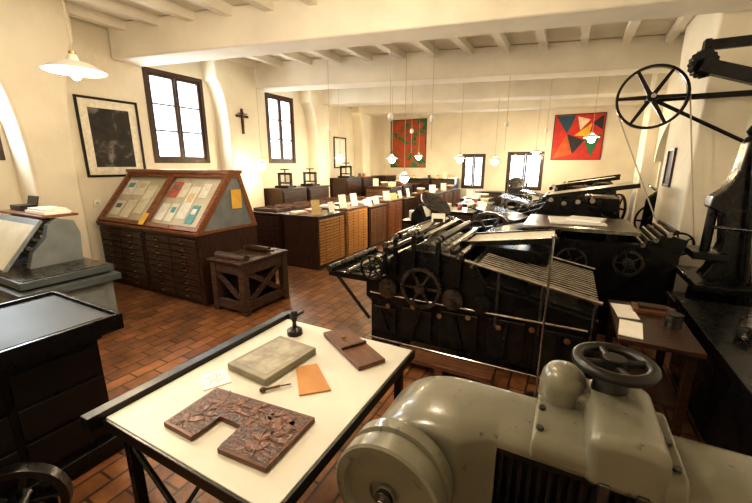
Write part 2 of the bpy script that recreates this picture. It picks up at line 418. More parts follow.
part(T,'side_brace',M().box((a1-.035,(b0+b1)/2,.345),(.03,.70,.07),WC,(33,0,0)),.004)
part(T,'side_brace',M().box((a1-.045,(b0+b1)/2,.345),(.03,.70,.07),WC,(-33,0,0)),.004)
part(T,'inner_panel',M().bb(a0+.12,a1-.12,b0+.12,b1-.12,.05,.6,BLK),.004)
for k in range(4):
    part(T,'top_slat',M().bb(a0-.02+k*.157,a0-.02+k*.157+.14,b0-.03,b1+.03,hh,hh+.035,WC),.01)
part(T,'top_bolster',M().cyl((a0+.03,b0+.1,hh+.06),(a1-.03,b0+.1,hh+.06),.05,WC,16),.004)
solo('wooden_roller',M().cyl((-.2,0,.04),(.2,0,.04),.04,WD,16).cyl((-.28,0,.04),(.28,0,.04),.014,WM,10),(-3.66,3.48,.696),'small dark roller lying on the wooden crate','roller',.002)
# island cabinets
mats=[(WDz,WO,.97,'dark-sided type cabinet with pale oak drawers and brass knobs'),(WOz,WO,1.0,'pale oak type cabinet with brass knobs on the centre island'),(WDz,WM,.95,'dark brown type cabinet with mid-brown drawers'),(WM,WR,1.0,'honey red type cabinet in the island row'),(WDz,WD,.97,'dark brown type cabinet further down the island row')]
ISL=[]
for k in range(5):
    b,fc,h,lb=mats[k]; yy=5.4+k*.92; ISL.append((yy-.42,yy+.42,h))
    cabinet('type_cabinet',-4.16,yy,.84,.8,h,90,15,2 if k%2 else 1,b,fc,lb,group='island type cabinets',top=WM if k%2 else WDz)
for k in range(4):
    cabinet('type_cabinet',-5.03,5.45+k*.98,.85,.95,.97,0,12,1,WDz,WD,'dark walnut type cabinet on the far side of the island',group='island type cabinets')
for k in range(3):
    cabinet('type_cabinet',-3.65,10.1+k*.95,.92,.7,1.05,90,9,2,WDz,WM,'brown type cabinet with two columns of drawers',group='rear type cabinets')
WCAB=[(6.75,1.3),(7.7,1.3),(9.45,1.45),(10.4,1.45),(12.0,1.45)]
for yy,hh in WCAB:
    cabinet('drawer_cabinet',-6.03,yy,.88,.6,hh,90,8,1,WDz,WD,'dark wooden drawer cabinet against the plaster wall' if hh<1.4 else 'tall dark drawer cabinet against the plaster wall',group='cabinets along the wall')
for k,xx in enumerate((-4.9,-4.0,-2.4,-.2)):
    cabinet('drawer_cabinet',xx,12.85,.86,.55,.95 if k>1 else 1.35,0,8,1,IRON2,WD,'dark drawer cabinet at the end wall',group='cabinets at the end wall')
for k in range(3):
    cabinet('type_cabinet',-5.0,9.95+k*.9,.85,.8,1.2,0,9,1,WDz,WM if k!=1 else WD,'brown type cabinet standing behind the island',group='rear type cabinets')
def standup(x,y,z,w,h,rz,m,label):
    T=thing('framed_print',(x,y,z),label,'print',rz,'prints on the island cabinets')
    part(T,'sheet',M().prism([(-.05,0),(-.04,0),(.01,h),(0,h)],-w/2,w/2,m,'yz'),.001,local=True)
    part(T,'strut',M().prism([(.05,0),(.06,0),(0,h*.7),(-.008,h*.7)],-w*.12,w*.12,BLK,'yz'),0,local=True)
ri=random.Random(9)
for (ya,yb,h) in ISL:
    for t in (.25,.75):
        yy=ya+(yb-ya)*t+ri.uniform(-.06,.06)
        standup(-3.96+ri.uniform(-.04,.04),yy,h+.002,ri.uniform(.14,.24),ri.uniform(.14,.27),75+ri.uniform(-20,20),ri.choice([PAPER,PM[0],PM[4],PM[6],PM[7]]),'small upright print displayed on the type cabinets')
        w=ri.uniform(.16,.26)
        solo('paper_stack',M().box((0,0,.015),(w,.26,.03),ri.choice([PAPER,PM[1],PM[5],PM[3],PM[7]])).box((.01,0,.035),(w*.9,.23,.01),PAPER),(-4.36,yy,h+.002),'low stack of papers on top of the island cabinets','paper stack',.001,rot=(0,0,ri.uniform(-10,10)),group='paper stacks on the island')
for k in range(6):
    solo('type_case_tray',M().bb(-.3,.3,-.2,.2,0,.015,WD).bb(-.3,.3,-.2,-.18,.015,.06,WM).bb(-.3,.3,.18,.2,.015,.06,WM).bb(-.3,-.28,-.18,.18,.015,.06,WM).bb(.28,.3,-.18,.18,.015,.06,WM).bb(-.01,.01,-.18,.18,.015,.05,WM).bb(-.28,.28,-.01,.01,.015,.05,WM),(-5.06,5.25+k*.58,.972),'shallow wooden type case lying on the dark cabinets','type case',.001,rot=(0,0,random.uniform(-6,6)),group='type cases')
for yy,zz in((6.75,1.302),(7.7,1.302),(9.45,1.452)):
    T=thing('nipping_press',(-6.03,yy,zz),'small black iron screw press standing on a wall cabinet','nipping press',0,'nipping presses')
    part(T,'base',M().bb(-.2,.2,-.15,.15,0,.05,IRON),local=True)
    part(T,'frame',M().bb(-.2,-.16,-.03,.03,.05,.33,IRON).bb(.16,.2,-.03,.03,.05,.33,IRON).bb(-.2,.2,-.03,.03,.3,.35,IRON),local=True)
    part(T,'screw',M().cyl((0,0,.12),(0,0,.43),.02,DSTEEL).bb(-.13,.13,-.1,.1,.1,.13,IRON),0,local=True)
    part(T,'hand_wheel',M().torus((0,0,.43),.1,.012,IRON).cyl((-.1,0,.43),(.1,0,.43),.01,IRON),0,local=True)
cl=random.Random(11)
def clutter(x,y,z,n,sx,sy,grp):
    for k in range(n):
        px=x+sx*((k+.5)/n-.5)*1.0; py=y+cl.uniform(-sy,sy)
        t=cl.choice(['tin','box','stack','book'])
        if t=='tin': solo('ink_tin',M().cyl((0,0,0),(0,0,.1),.05,cl.choice([PM[3],DSTEEL,PM[5],PM[7]]),16).cyl((0,0,.1),(0,0,.112),.053,DSTEEL,16),(px,py,z+.001),'small round ink tin on a cabinet top','tin',.001,group=grp)
        elif t=='box': solo('cardboard_box',M().bb(-.09,.09,-.07,.07,0,.13,cl.choice([PM[7],PM[1],WM])).bb(-.093,.093,-.073,.073,.1,.135,PM[4]),(px,py,z+.001),'small lidded box on a cabinet top','box',.002,rot=(0,0,cl.uniform(-30,30)),group=grp)
        elif t=='stack': solo('paper_stack',M().bb(-.1,.1,-.13,.13,0,.03,PAPER).bb(-.09,.1,-.12,.13,.03,.05,PM[1]),(px,py,z+.001),'small pile of paper on a cabinet top','paper stack',.001,rot=(0,0,cl.uniform(-30,30)),group=grp)
        else: solo('upright_book',M().bb(-.09,.09,-.015,.015,0,.22,cl.choice([PM[1],PM[4],PM[0]])).bb(-.085,.085,-.011,.011,.22,.222,PAPER),(px,py,z+.001),'single book standing upright on a cabinet top','book',.001,rot=(0,0,cl.uniform(-20,20)),group=grp)
clutter(-5.0,9.95,1.2,3,.8,.2,'clutter on rear cabinets'); clutter(-5.0,10.85,1.2,3,.8,.2,'clutter on rear cabinets')
for k in range(3): clutter(-3.65,10.1+k*.95,1.05,2,.6,.25,'clutter on rear cabinets')
clutter(-4.9,12.85,1.35,3,.8,.1,'clutter on end cabinets'); clutter(-4.0,12.85,1.35,3,.8,.1,'clutter on end cabinets')
clutter(-6.03,8.0,1.3,1,.1,.03,'clutter on wall cabinets'); clutter(-6.03,10.4,1.45,2,.5,.15,'clutter on wall cabinets')
# ---------------------------------------------------------------- composing table
T=thing('composing_table',(-1.11,1.14,0),'white-topped work table with black iron frame carrying printing blocks','table')
part(T,'table_top',M().bb(-1.55,-.665,.6,1.68,.835,.86,WHITE),.004)
part(T,'edge_rail',M().bb(-1.61,-1.555,.54,1.74,.82,.885,BLK),.004,'black edge rail')
for q in((-1.55,-.665,.588,.6),(-1.55,-.665,1.68,1.692)): part(T,'edge_trim',M().bb(*q,.81,.858,BLK))
part(T,'edge_trim',M().bb(-.665,-.653,.588,1.692,.81,.858,BLK))
part(T,'frame',M().bb(-1.52,-.7,.63,.67,.77,.835,IRON).bb(-1.52,-.7,1.61,1.65,.77,.835,IRON).bb(-1.52,-1.48,.67,1.61,.77,.835,IRON).bb(-.74,-.7,.67,1.61,.77,.835,IRON))
for px in(-1.52,-.74):
    for py in(.63,1.61): part(T,'leg',M().bb(px,px+.04,py,py+.04,0,.77,IRON))
for q in(((-1.5,.65,.7),(-1.5,1.63,.1)),((-1.5,.65,.1),(-1.5,1.63,.7)),((-1.5,.65,.35),(-.72,.65,.35)),((-1.5,.65,.72),(-.72,.65,.1))):
    part(T,'cross_brace',M().cyl(*q,.012,IRON),0)
TZ=.8605
T=thing('lithographic_stone',(-1.25,1.235,TZ),'thick grey lithographic stone slab lying on the white table','printing stone',-4)
part(T,'slab',M().box((0,0,.019),(.27,.35,.038),STONE),.005,local=True)
part(T,'printed_face',M().box((0,0,.0385),(.22,.29,.002),STONE2),.001,local=True)
def carv(name,d,l,sc):
    m,nt,b=_nt(name)
    tc=nt.nodes.new('ShaderNodeTexCoord')
    wv=nt.nodes.new('ShaderNodeTexWave'); wv.wave_type='RINGS'; wv.inputs['Scale'].default_value=sc; wv.inputs['Distortion'].default_value=8; wv.inputs['Detail'].default_value=3; wv.inputs['Detail Scale'].default_value=2.2
    nt.links.new(tc.outputs['Object'],wv.inputs[0])
    cr=nt.nodes.new('ShaderNodeValToRGB'); cr.color_ramp.elements[0].color=d+(1,); cr.color_ramp.elements[1].color=l+(1,); cr.color_ramp.elements[0].position=.1; cr.color_ramp.elements[1].position=.5
    nt.links.new(wv.outputs['Fac'],cr.inputs[0]); nt.links.new(cr.outputs[0],b.inputs['Base Color']); b.inputs['Roughness'].default_value=.4
    bp=nt.nodes.new('ShaderNodeBump'); bp.inputs['Strength'].default_value=.5; bp.inputs['Distance'].default_value=.006
    nt.links.new(wv.outputs['Fac'],bp.inputs['Height']); nt.links.new(bp.outputs[0],b.inputs['Normal'])
    return m
CARV=carv('carved_leaf_wood',(.06,.025,.014),(.165,.072,.042),9)
CARG=carv('carved_ground',(.028,.012,.007),(.10,.042,.024),16)
CB=wood('block_wood',(.065,.027,.015),(.155,.068,.038),'x',.42,6)
T=thing('carved_woodblock',(-1.04,.82,TZ),'dark U-shaped carved woodblock for printing, lying on the white table','woodblock',3)
U=[(-.255,-.13),(-.09,-.14),(-.085,-.015),(.035,-.02),(.04,-.14),(.255,-.135),(.26,.14),(-.25,.12)]
part(T,'block',M().prism(U,0,.021,CB,'xy'),.002,local=True)
part(T,'carved_ground',M().prism([(a*.95,b_*.9) for a,b_ in U],.021,.0222,CARG,'xy'),0,local=True)
rl=random.Random(2)
def leaf(mm,cx,cy,L,W,a,m,z0=.021,z1=.0242):
    pts=[]
    for k in range(9): t=k/8; pts.append((L*(t-.5),W*math.sin(math.pi*t)*.5+.004*math.sin(3*t)))
    for k in range(7,0,-1): t=k/8; pts.append((L*(t-.5),-W*math.sin(math.pi*t)*.5+.004*math.sin(3*t)))
    ca,sa=math.cos(a),math.sin(a)
    mm.prism([(cx+p*ca-q*sa,cy+p*sa+q*ca) for p,q in pts],z0,z1,m,'xy')
stems=[[(-.2,-.12),(-.18,-.06),(-.15,-.01),(-.12,.03),(-.04,.07),(.05,.08),(.13,.06)],[(.18,-.12),(.16,-.07),(.14,-.02),(.13,.03),(.13,.06),(.2,.1)],[(-.12,.03),(-.18,.07),(-.22,.09)],[(.05,.08),(.02,.03)],[(.15,-.05),(.2,.0),(.23,.05)],[(-.04,.07),(-.1,.1)]]
for st in stems:
    for (xa,ya),(xb,yb) in zip(st[:-1],st[1:]):
        part(T,'carved_stem',M().cyl((xa,ya,.0215),(xb,yb,.0215),.004,CARV,8),0,local=True)
        for sgn in(-1,1):
            a=math.atan2(yb-ya,xb-xa)+sgn*.75; L=rl.uniform(.055,.08)
            lx=(xa+xb)/2+math.cos(a)*L*.5; ly=(ya+yb)/2+math.sin(a)*L*.5
            if abs(lx)>.225 or abs(ly)>.11 or (-.12<lx<.07 and ly<.01): continue
            lm=M(); leaf(lm,lx,ly,L,rl.uniform(.022,.03),a,CARV); part(T,'carved_leaf',lm,.001,local=True)
T=thing('printing_board',(-.965,1.54,TZ),'dark wooden printing block with a raised strip across it','printing block',-31)
part(T,'board',M().box((0,0,.012),(.44,.155,.024),CB),.003,local=True)
part(T,'strip',M().box((.02,0,.031),(.02,.15,.014),WD),.002,local=True)
part(T,'pin',M().cyl((-.1,0,.024),(-.1,0,.03),.012,BRASS,12),.001,local=True)
T=thing('copper_plate',(-.985,1.2,TZ),'tan copper engraving plate lying on the white table','engraving plate',-38)
part(T,'plate',M().prism([(-.12,-.045),(.11,-.08),(.13,.06),(-.11,.06)],0,.008,COPPER,'xy'),.002,local=True)
T=thing('engraving_tool',(-1.075,1.06,TZ),'small wooden-handled engraving tool on the table','hand tool',52)
part(T,'tool_handle',M().cyl((-.05,0,.012),(.02,0,.012),.006,WM,10).sph((-.055,0,.013),.013,WM,(1.2,1,1)),0,local=True)
part(T,'blade',M().cyl((.02,0,.012),(.07,0,.009),.003,BLK,8),0,local=True)
ca=thing('drawing_card',(-1.385,.985,TZ),'small cream card with ink line drawing','card',-28)
part(ca,'card',M().box((0,0,.002),(.14,.12,.003),PAPER),0,local=True)
for k in range(9):
    part(ca,'ink_line',M().box((rl.uniform(-.04,.04),rl.uniform(-.03,.03),.0042),(rl.uniform(.02,.045),.0025,.0006),PM[5],(0,0,rl.uniform(0,180))),0,local=True)
T=thing('hand_stamp',(-1.36,1.53,TZ),'black turned hand stamp standing on the table corner','stamp')
part(T,'base',M().lathe((0,0,0),[(0.001,0),(.045,0),(.045,.03),(.03,.04),(.018,.045),(.001,.045)],BLK),0,local=True)
part(T,'handle',M().lathe((0,0,0),[(.014,.04),(.011,.075),(.02,.1),(.028,.125),(.016,.145),(.001,.15)],BLK),0,local=True)
part(T,'lever',M().cyl((.01,0,.115),(.06,.02,.15),.009,BLK),0,local=True)
# ---------------------------------------------------------------- foreground proof press
T=thing('proof_press',(.3,1.15,0),'grey enamelled proof press with hand wheel and toothed rack','printing press')
part(T,'base',M().bb(-.5,1.5,1.18,1.34,0,.6,ENAMD),.02)
FY=1.085
ctop=[]
for k in range(0,13):
    t=math.pi/2*k/12; ctop.append((FY+.10-.10*math.cos(t),.945+.062*math.sin(t)**.9))
for k in range(1,9):
    t=math.pi/2*k/8; ctop.append((1.29+.075*math.sin(t),.947+.06*math.cos(t)))
def sec(x,ext,g,zb):
    fn=lambda a: a if a>1.27 else 1.27-(1.27-a)*(1+ext)
    return [(x,1.365,zb)]+[(x,fn(a),zb+(b_-zb)*g) for a,b_ in ctop[::-1]]+[(x,fn(FY),zb)]
secs=[]
for k in range(0,31):
    t=k/30; x=-.655+.405*(1-math.cos(t*math.pi/2)); u=(-.25-x)/.405
    secs.append(sec(x,.38,max(0,1-u**2.5)**(1/2.5)*.97+.03,.45))
for k in range(1,9):
    t=k/8; secs.append(sec(-.25+.13*t,.38*(1-t*t*(3-2*t)),1,.45))
part(T,'side_housing',M().loft(secs,ENAM),0)
part(T,'bed_cover',M().prism([(FY,.932)]+ctop+[(1.365,.6),(1.2,.6),(1.2,.932)],-.121,1.5,ENAM,'yz'),.002)
part(T,'drum_wheel',M().lathe((-.42,.99,.80),[(.001,.135),(.035,.135),(.035,.118),(.06,.118),(.06,.13),(.145,.13),(.152,.145),(.182,.145),(.19,.137),(.19,.08),(.176,.074),(.176,.052),(.19,.046),(.19,.0),(.001,0)],ENAM,(0,-1,0),64),0)
part(T,'drum_hub',M().cyl((-.42,.855,.8),(-.42,.835,.8),.03,DSTEEL).cyl((-.42,.835,.8),(-.42,.82,.8),.016,STEEL,6),.002)
part(T,'recess_panel',M().bb(-.12,1.5,1.155,1.175,.4,.93,BLK),0)
x=-.11
tm=M().bb(0,.013,1.105,1.155,.70,.905,IRON2).mesh('rack_tooth',wmtx(T).inverted())
while x<1.1:
    o=bpy.data.objects.new('rack_tooth',tm); COL.objects.link(o); o.parent=T; o.location=(x,0,0); x+=.03
part(T,'guide_rail',M().bb(-.12,1.5,1.09,1.16,.907,.931,IRON2),.003)
part(T,'lower_beam',M().bb(-.12,1.5,1.04,1.15,.4,.70,IRON),.01)
def dome(y0,y1,cx,w,zt,zb,m,bev,name='carriage_housing',e=.6):
    pts=[(cx-w,zb)]
    for k in range(0,21):
        t=math.pi*k/20; c=math.cos(t); sI=max(0,math.sin(t)); pts.append((cx-w*math.copysign(abs(c)**e,c),zt-.07+.07*sI**e))
    pts.append((cx+w,zb))
    return part(T,name,M().prism(pts,y0,y1,m,'xz'),bev,seg=5)
pr=[(1.06,.955),(1.058,.99)]+[(1.095-.036*math.cos(math.pi/2*k/5),.995+.038*math.sin(math.pi/2*k/5)) for k in range(6)]+[(1.37+.045*math.sin(math.pi/2*k/5),.995+.038*math.cos(math.pi/2*k/5)) for k in range(6)]+[(1.415,.86),(1.37,.86),(1.37,.955)]
part(T,'carriage',M().prism(pr,-.02,.37,ENAM,'yz'),.012,seg=4)
dome(1.045,1.40,.225,.10,1.115,.935,ENAM,.035)
dome(1.27,1.41,.13,.12,1.095,.94,ENAM,.03,'bridge_housing')
part(T,'side_boss',M().lathe((.055,1.33,.93),[(.075,0),(.075,.16),(.068,.195),(.052,.218),(.028,.228),(.001,.23)],ENAM,'z',40),0)
for xx in(.0,.345):
    for yy in(1.11,1.22): part(T,'bolt',M().cyl((xx,yy,1.03),(xx,yy,1.043),.011,DSTEEL,6),0)
for xx in(.18,.27): part(T,'clamp_fork',M().bb(xx-.014,xx+.014,1.035,1.075,.86,.97,DSTEEL),.004)
HX,HY,HZ=.195,1.33,1.205
hw=part(T,'hand_wheel',M().torus((HX,HY,HZ),.108,.0195,BLK,'z',48,14),0)
part(hw,'wheel_hub',M().lathe((HX,HY,1.10),[(.055,0),(.05,.04),(.035,.07),(.036,.095),(.001,.10)],BLK),0)
for k in range(4):
    a=R(20+k*90); part(hw,'wheel_spoke',M().cyl((HX+.02*math.cos(a),HY+.02*math.sin(a),HZ-.006),(HX+.104*math.cos(a),HY+.104*math.sin(a),HZ),.014,BLK,10),0)
part(hw,'wheel_cap',M().cyl((HX,HY,HZ-.01),(HX,HY,HZ+.022),.036,BLK),.004)
# ---------------------------------------------------------------- large cylinder press E
T=thing('cylinder_press',(-.6,3.6,0),'large black iron cylinder printing press with rollers and sloping delivery','printing press')
side=[(-1.72,0),(-1.3,0),(-1.27,.1),(-.8,.1),(-.77,0),(-.45,0),(-.42,.1),(0,.1),(.03,0),(.32,0),(.32,.64),(-.1,.72),(-.55,.80),(-.66,.95),(-.80,1.02),(-1.0,1.05),(-1.35,1.05),(-1.5,.95),(-1.56,.75),(-1.78,.68),(-1.78,.5),(-1.72,.45)]
for ya in(3.14,4.1): part(T,'side_frame',M().prism(side,ya,ya+.07,IRON),.008)
for x_,w_,z0_,z1_ in((-1.55,.3,.14,.42),(-1.2,.36,.14,.46),(-.78,.4,.14,.5),(-.36,.36,.14,.52),(.06,.4,.14,.5)):
    part(T,'frame_panel',M().bb(x_-w_/2+.02,x_+w_/2-.02,3.115,3.14,z0_,z1_,IRON2),.012)
    part(T,'panel_rib',M().box((x_,3.105,(z0_+z1_)/2),(.03,.02,z1_-z0_-.04),IRON,(0,cl.uniform(-25,25),0)),.003)
part(T,'type_bed',M().bb(-1.75,.28,3.22,4.07,.46,.60,IRON2))
part(T,'guard_plate',M().box((-.15,3.64,.74),(.9,.88,.02),IRON,(0,11,0)),.003)
part(T,'impression_cylinder',M().cyl((-1.15,3.22,.86),(-1.15,4.08,.86),.25,DSTEEL,40),.004)
for xx,zz,r in((-1.54,1.0,.035),(-1.5,1.1,.03),(-1.43,1.17,.035),(-1.33,1.2,.025),(-1.24,1.22,.03),(-1.12,1.21,.025),(-1.0,1.18,.035),(-.9,1.12,.03),(-.8,1.05,.03),(-1.63,.84,.045),(-.68,.98,.03),(-1.68,.74,.03)):
    part(T,'ink_roller',M().cyl((xx,3.05,zz),(xx,4.22,zz),r*.45,STEEL,10).cyl((xx,3.17,zz),(xx,4.12,zz),r,IRON2 if r>.032 else STEEL,16),0)
for ya in(3.09,4.18):
    for xx,zz in((-1.54,1.08),(-1.43,1.17),(-1.24,1.22),(-1.0,1.18),(-.8,1.05)):
        part(T,'roller_bracket',M().bb(xx-.02,xx+.02,ya,ya+.03,.78,zz,IRON).cyl((xx,ya-.01,zz),(xx,ya+.04,zz),.03,DSTEEL,14),.003)
part(T,'large_gear',M().gear((-1.15,3.085,.70),.21,.04,44,DSTEEL,'y',.05,6),0)
part(T,'small_gear',M().gear((-.84,3.085,.64),.10,.04,22,DSTEEL,'y',.03,0),0)
part(T,'small_gear',M().gear((-1.5,3.085,.64),.10,.04,20,DSTEEL,'y',.03,0),0)
part(T,'small_gear',M().gear((-.58,3.085,.64),.08,.04,18,IRON2,'y',.03,0),0)
part(T,'hand_wheel',M().wheel((-1.66,3.05,.84),.13,.03,IRON2,'y',5,.12,.03),.002)
for k in range(9): part(T,'delivery_slat',M().bb(-2.22,-1.72,3.16+k*.11,3.24+k*.11,.70,.715,IRON2),.002)
for ya in(3.12,4.14): part(T,'delivery_rail',M().bb(-2.24,-1.74,ya,ya+.035,.66,.725,IRON))
for xx,rr_ in((-2.22,.035),(-1.98,.025)): part(T,'delivery_roller',M().cyl((xx,3.1,.745),(xx,4.18,.745),rr_,DSTEEL if xx<-2 else STEEL),0)
for ya in(3.14,4.15): part(T,'support_stay',M().cyl((-2.15,ya,.68),(-1.74,ya,.25),.018,IRON),0)
for k in range(15):
    y=3.17+k*.066; part(T,'delivery_slat',M().cyl((-.68,y,.985),(.30,y,.795),.0075,STEEL,8),0)
for xx,zz in((-.66,.96),(.27,.785),(-.2,.87)):
    part(T,'delivery_crossbar',M().bb(xx-.015,xx+.015,3.1,4.16,zz-.02,zz+.008,IRON),.002)
for ya in(3.1,4.16): part(T,'delivery_arm',M().cyl((-.75,ya,1.02),(.32,ya,.81),.016,STEEL),0)
for xx,zz in((.28,.80),(-.1,.87),(-.45,.94)): part(T,'arm_post',M().cyl((xx,3.11,zz),(xx,3.11,.45),.014,DSTEEL),0)
part(T,'feed_board',M().box((-.48,3.85,1.12),(.8,.5,.02),PM[4],(0,-8,0)),.002,'pale sloping feed board')
for ya in(3.58,4.12): part(T,'feed_rail',M().box((-.48,ya,1.12),(.9,.03,.05),IRON,(0,-8,0)),.002)
part(T,'feed_frame',M().bb(-.85,-.1,3.66,4.08,.92,1.04,IRON),.01)
for k in range(7): part(T,'bearing_cap',M().cyl((-1.5+k*.27,3.13,.45+.04*(k%2)),(-1.5+k*.27,3.09,.45+.04*(k%2)),.026,STEEL,12),0)
for zz in(.57,.07): part(T,'tie_rod',M().cyl((-1.7,3.09,zz),(.25,3.09,zz),.011,STEEL,10),0)
solo('sign_card',M().box((0,0,.05),(.14,.006,.09),PAPER).box((0,.015,.02),(.1,.05,.04),BLK),(-1.19,3.65,1.252),'small white card standing on the black press','sign',0,rot=(0,0,15))
solo('duckboard',M().bb(-.45,.45,-.1,.1,.08,.12,WM).bb(-.45,-.37,-.1,.1,0,.08,WM).bb(.37,.45,-.1,.1,0,.08,WM).bb(-.04,.04,-.1,.1,0,.08,WM),(-.85,2.88,0),'low wooden duckboard on the floor before the press','duckboard')
T=thing('barrier_post',(-.06,2.84,0),'thin pale metal post standing before the press','post')
part(T,'post_base',M().lathe((-.06,2.84,0),[(.001,0),(.11,0),(.10,.02),(.02,.035),(.001,.035)],DSTEEL),0)
part(T,'rod',M().cyl((-.06,2.84,.02),(-.06,2.84,1.34),.009,STEEL,12),0)
part(T,'finial',M().sph((-.06,2.84,1.35),.018,STEEL),0)
# ---------------------------------------------------------------- press F
T=thing('flatbed_press',(.1,4.8,0),'black iron flatbed press with a flat table top','printing press')
for ya in(4.45,5.15):
    part(T,'side_frame',M().prism([(-.95,0),(.95,0),(1.0,.8),(1.08,1.12),(.95,1.16),(.7,1.05),(-.5,1.02),(-.95,.85)],ya,ya+.06,IRON),.006)
part(T,'bed',M().bb(-.9,.95,4.51,5.15,.1,.95,IRON))
part(T,'table_top',M().bb(-.42,.66,4.26,5.25,1.17,1.2,IRON2),.004)
part(T,'top_edge',M().bb(-.42,.66,4.245,4.26,1.165,1.205,STEEL),.002)
for xx in(-.35,.45): part(T,'top_support',M().bb(xx,xx+.05,4.51,5.1,.95,1.17,IRON))
part(T,'hand_wheel',M().wheel((.1,4.40,.8),.16,.04,DSTEEL,'y',5,.12,.04),.003)
part(T,'gear',M().gear((.62,4.41,.85),.14,.05,30,DSTEEL,'y',.05,5),0)
for k in range(6): part(T,'ink_roller',M().cyl((.72+k*.05,4.42,1.05+k*.03),(.72+k*.05,5.22,1.05+k*.03),.024,IRON2 if k%2 else STEEL,14),0)
for k in range(12): part(T,'delivery_slat',M().box((-.7,4.5+k*.058,1.03),(.42,.012,.022),DSTEEL if k%2 else STEEL,(0,-14,0)),0)
solo('paper_sheet',M().box((0,0,.01),(.55,.5,.02),PAPER),(.1,4.75,1.203),'white paper sheets lying on the flat press table','paper',0,rot=(0,0,6))
solo('paper_sheet',M().box((0,0,.012),(.36,.3,.024),PAPER),(.2,4.76,1.2245),'folded white paper on top of the larger sheet','paper',0,rot=(0,0,-14))
# ---------------------------------------------------------------- press G
def bigpress(x,y,w,d,h,label):
    T=thing('cylinder_press',(x,y,0),label,'printing press')
    x0,x1=-w/2,w/2
    side=[(x0,0),(x1,0),(x1,h*.5),(x1*.75,h*.6),(x1*.6,h*.9),(x1*.1,h),(-.1,h*.78),(x0*.5,h*.64),(x0,h*.55)]
    for ya in(-d/2,d/2-.06): part(T,'side_frame',M().prism(side,ya,ya+.06,IRON),.005,local=True)
    part(T,'bed',M().bb(x0+.02,x1-.02,-d/2+.06,d/2-.06,.1,h*.5,IRON),local=True)
    part(T,'impression_cylinder',M().cyl((x1*.3,-d/2+.05,h*.66),(x1*.3,d/2-.05,h*.66),h*.2,DSTEEL,30),0,local=True)
    part(T,'gear',M().gear((x1*.3,-d/2-.03,h*.62),h*.2,.05,40,STEEL,'y',.05,6),0,local=True)
    part(T,'gear',M().gear((-.25,-d/2-.03,h*.55),h*.12,.05,24,DSTEEL,'y',.03),0,local=True)
    part(T,'flywheel',M().wheel((x0*.6,-d/2-.06,h*.52),h*.28,.06,STEEL,'y',6,.12,.05),.002,local=True)
    for k in range(9): part(T,'ink_roller',M().cyl((x1*.6-k*.09,-d/2-.02,h*.95+.03*math.sin(k)),(x1*.6-k*.09,d/2+.02,h*.95+.03*math.sin(k)),.035,STEEL if k%2 else IRON,12),0,local=True)
    part(T,'feed_board',M().box((x1*.5,0,h*1.06),(w*.45,d*.8,.025),CREAM,(0,-10,0)),.002,local=True)
    part(T,'feed_rail',M().box((x1*.5,-d*.42,h*1.06),(w*.47,.03,.06),IRON,(0,-10,0)),.002,local=True)
    part(T,'feed_support',M().bb(x1*.2,x1*.8,-d*.38,d*.38,h*.85,h*.99,IRON),.005,local=True)
    for k in range(16): part(T,'delivery_slat',M().box((x0*.5,-d/2+.08+k*(d-.16)/15,h*.74),(w*.42,.010,.025),STEEL if k%2 else DSTEEL,(0,14,0)),0,local=True)
    for zz in(.3,.15): part(T,'tie_rod',M().cyl((x0,-d/2-.03,h*zz),(x1,-d/2-.03,h*zz),.015,STEEL,8),0,local=True)
    return T
bigpress(-.35,6.6,2.5,1.1,1.38,'black cylinder press with bright gears in the middle row')
bigpress(-.3,8.6,2.3,1.0,1.42,'black cylinder press deeper in the workshop')
bigpress(-.1,10.6,2.3,1.0,1.42,'black printing press near the end windows')
def jobber(x,y,rz,label):
    T=thing('platen_press',(x,y,0),label,'printing press',rz,'upright platen presses')
    for xa in(-.32,.26): part(T,'side_frame',M().prism([(-.35,0),(-.2,0),(-.1,.25),(.15,.25),(.25,0),(.4,0),(.32,.6),(.3,1.15),(.15,1.3),(.05,1.1),(-.05,.75),(-.3,.6)],xa,xa+.06,IRON,'yz'),.006,local=True)
    part(T,'bed',M().box((0,.05,.85),(.5,.06,.55),IRON2,(-12,0,0)),.006,local=True)
    part(T,'platen',M().box((0,-.2,.8),(.48,.06,.42),IRON,(35,0,0)),.006,local=True)
    part(T,'ink_disc',M().lathe((0,.12,1.28),[(.001,0),(.24,0),(.24,.025),(.001,.03)],DSTEEL,(0,-.6,.8),32),0,local=True)
    part(T,'flywheel',M().wheel((.42,.05,.62),.42,.06,IRON2,'x',6,.1,.05),.002,local=True)
    part(T,'axle',M().cyl((-.35,.05,.62),(.48,.05,.62),.025,STEEL),0,local=True)
    part(T,'feed_table',M().bb(-.34,-.02,-.55,-.3,.9,.93,WM),.003,local=True)
    part(T,'feed_bracket',M().cyl((-.2,-.4,.9),(-.25,-.15,.55),.018,IRON),0,local=True)
    return T
for x_,y_,r_ in((-1.6,5.05,70),(-1.45,11.95,10),(1.75,8.15,80),(1.75,9.4,80),(.9,12.2,20)):
    jobber(x_,y_,r_,'upright black platen press with flywheel and round ink disc')
for xx,yy,w in((-2.25,6.35,.7),(-2.1,7.9,.8),(-2.1,9.5,.8),(-2.4,11.0,.8)):
    cabinet('imposing_table',xx,yy,w,.9,.88,0,4,2,IRON2,WD,'dark imposing table with drawers beside the aisle',cat='work table',group='imposing tables')
    clutter(xx,yy,.88,3,.7,.2,'clutter on imposing tables')
